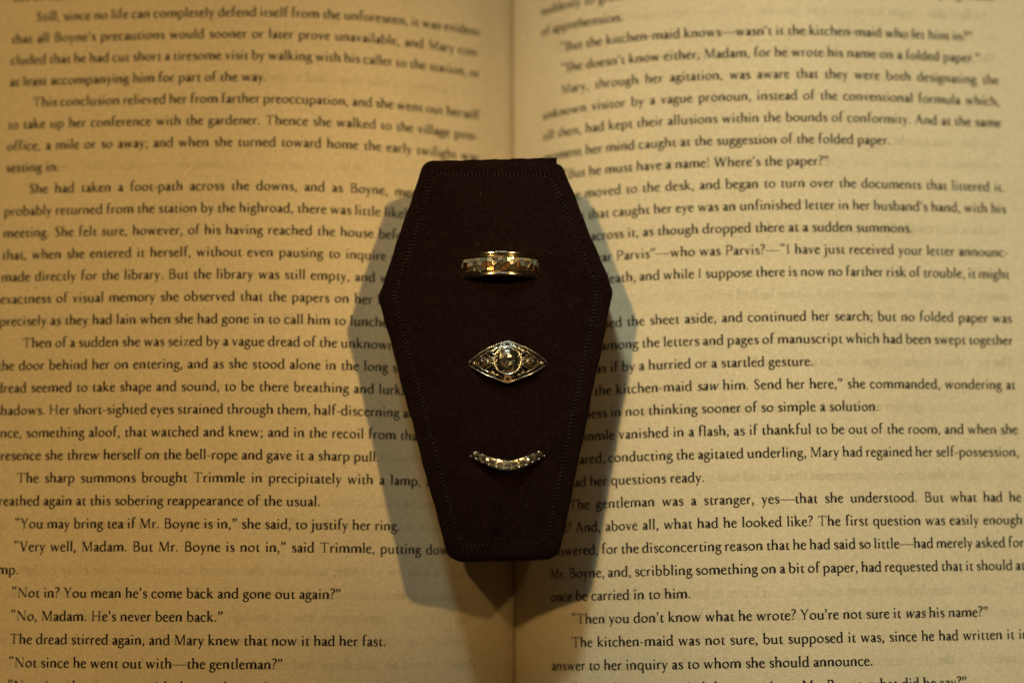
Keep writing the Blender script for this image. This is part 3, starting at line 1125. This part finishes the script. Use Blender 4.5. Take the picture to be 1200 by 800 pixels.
for sy in (1, -1):
    pan = [(-.85, sy * 4.25), (.85, sy * 4.25), (.62, sy * 3.0), (-.62, sy * 3.0)]
    V = [dome(x, y, .26) for x, y in pan] + [dome(x, y, -.25) for x, y in pan]
    part('plate', (V, [(0, 1, 2, 3), (7, 6, 5, 4), (0, 4, 5, 1), (1, 5, 6, 2), (2, 6, 7, 3), (3, 7, 4, 0)]), M['silver'], r2, L2, False)
    part('accent_diamond', shift(brilliant(.48, 6), dome(0, sy * 3.65, .36)), M['diamond'], r2, L2, False)
ct = dome(0, 0)
ZC = ct[2] + .75
part('bezel', tube([(2.85 * math.cos(a), 2.85 * math.sin(a), ZC - .22) for a in np.linspace(0, 2 * math.pi, 48, endpoint=False)], .24, 8, closed=True), M['silver'], r2, L2)
cupv, cupf = [], []
for rr_, zz_ in ((2.62, -.25), (1.35, -1.35), (.25, -2.3)):
    for q in range(16):
        a = 2 * math.pi * q / 16
        cupv.append((rr_ * math.cos(a), rr_ * math.sin(a), ZC + zz_))
for i in range(2):
    for q in range(16):
        cupf.append((i * 16 + q, i * 16 + (q + 1) % 16, (i + 1) * 16 + (q + 1) % 16, (i + 1) * 16 + q))
part('setting_cup', (cupv, cupf), M['silver'], r2, L2, False)
part('centre_diamond', shift(old_cut(2.62), (0, 0, ZC)), M['diamond'], r2, L2, False)
for q in range(8):
    a = 2 * math.pi * (q + .5) / 8
    part('claw', tube([(2.9 * math.cos(a), 2.9 * math.sin(a), ZC - .7), (2.85 * math.cos(a), 2.85 * math.sin(a), ZC + .1), (2.55 * math.cos(a), 2.55 * math.sin(a), ZC + .28)], [.2, .2, .16], 7), M['silver'], r2, L2)

# --- curved row of small diamonds
r3 = empty('curved_diamond_ring', 'slim curved band set with a row of tiny diamonds, bottom slot of the box', 'ring', 'rings in the coffin box')
R3 = 9.6
L3 = (-1.0, -27.6, ZT - R3 + 2.9)
SLOPE = 0.0


def r3_at(a, dr=0.0, dy=0.0):
    x = (R3 + dr) * math.sin(a)
    y = -0.6 + 3.5 * (abs(x) / 8.4) ** 1.7 if abs(x) < 8.4 else 2.9
    return (x, y + dy, (R3 + dr) * math.cos(a))


aa = np.linspace(-1.12, 1.12, 80)
prof = [(-.7, -.55), (.7, -.55), (.95, -.2), (.92, .10), (.6, .14), (-.6, .14), (-.92, .10), (-.95, -.2)]
V, F = [], []
for a in aa:
    for y, d in prof:
        V.append(r3_at(a, d, y))
m = len(prof)
for i in range(len(aa) - 1):
    for j in range(m):
        F.append((i * m + j, i * m + (j + 1) % m, (i + 1) * m + (j + 1) % m, (i + 1) * m + j))
F += [tuple(range(m)), tuple((len(aa) - 1) * m + j for j in range(m))]
sharp(part('setting', (V, F), M['silver'], r3, L3))
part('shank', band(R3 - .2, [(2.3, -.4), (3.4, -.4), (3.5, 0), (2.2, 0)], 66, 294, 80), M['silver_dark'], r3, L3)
NS = 13
for i in range(NS):
    a = -.96 + 1.92 * i / (NS - 1)
    c0 = r3_at(a, .34)
    part('small_diamond', shift(tilt_about_y(brilliant(.64, 6, crown=.40), a), c0), M['diamond'], r3, L3, False)
for i in range(NS + 1):
    a = -.96 + 1.92 * (i - .5) / (NS - 1)
    for dy in (-.74, .74):
        c0 = r3_at(a, .34, dy)
        part('claw', ball(c0, .31, 8, 6), M['silver'], r3, L3)
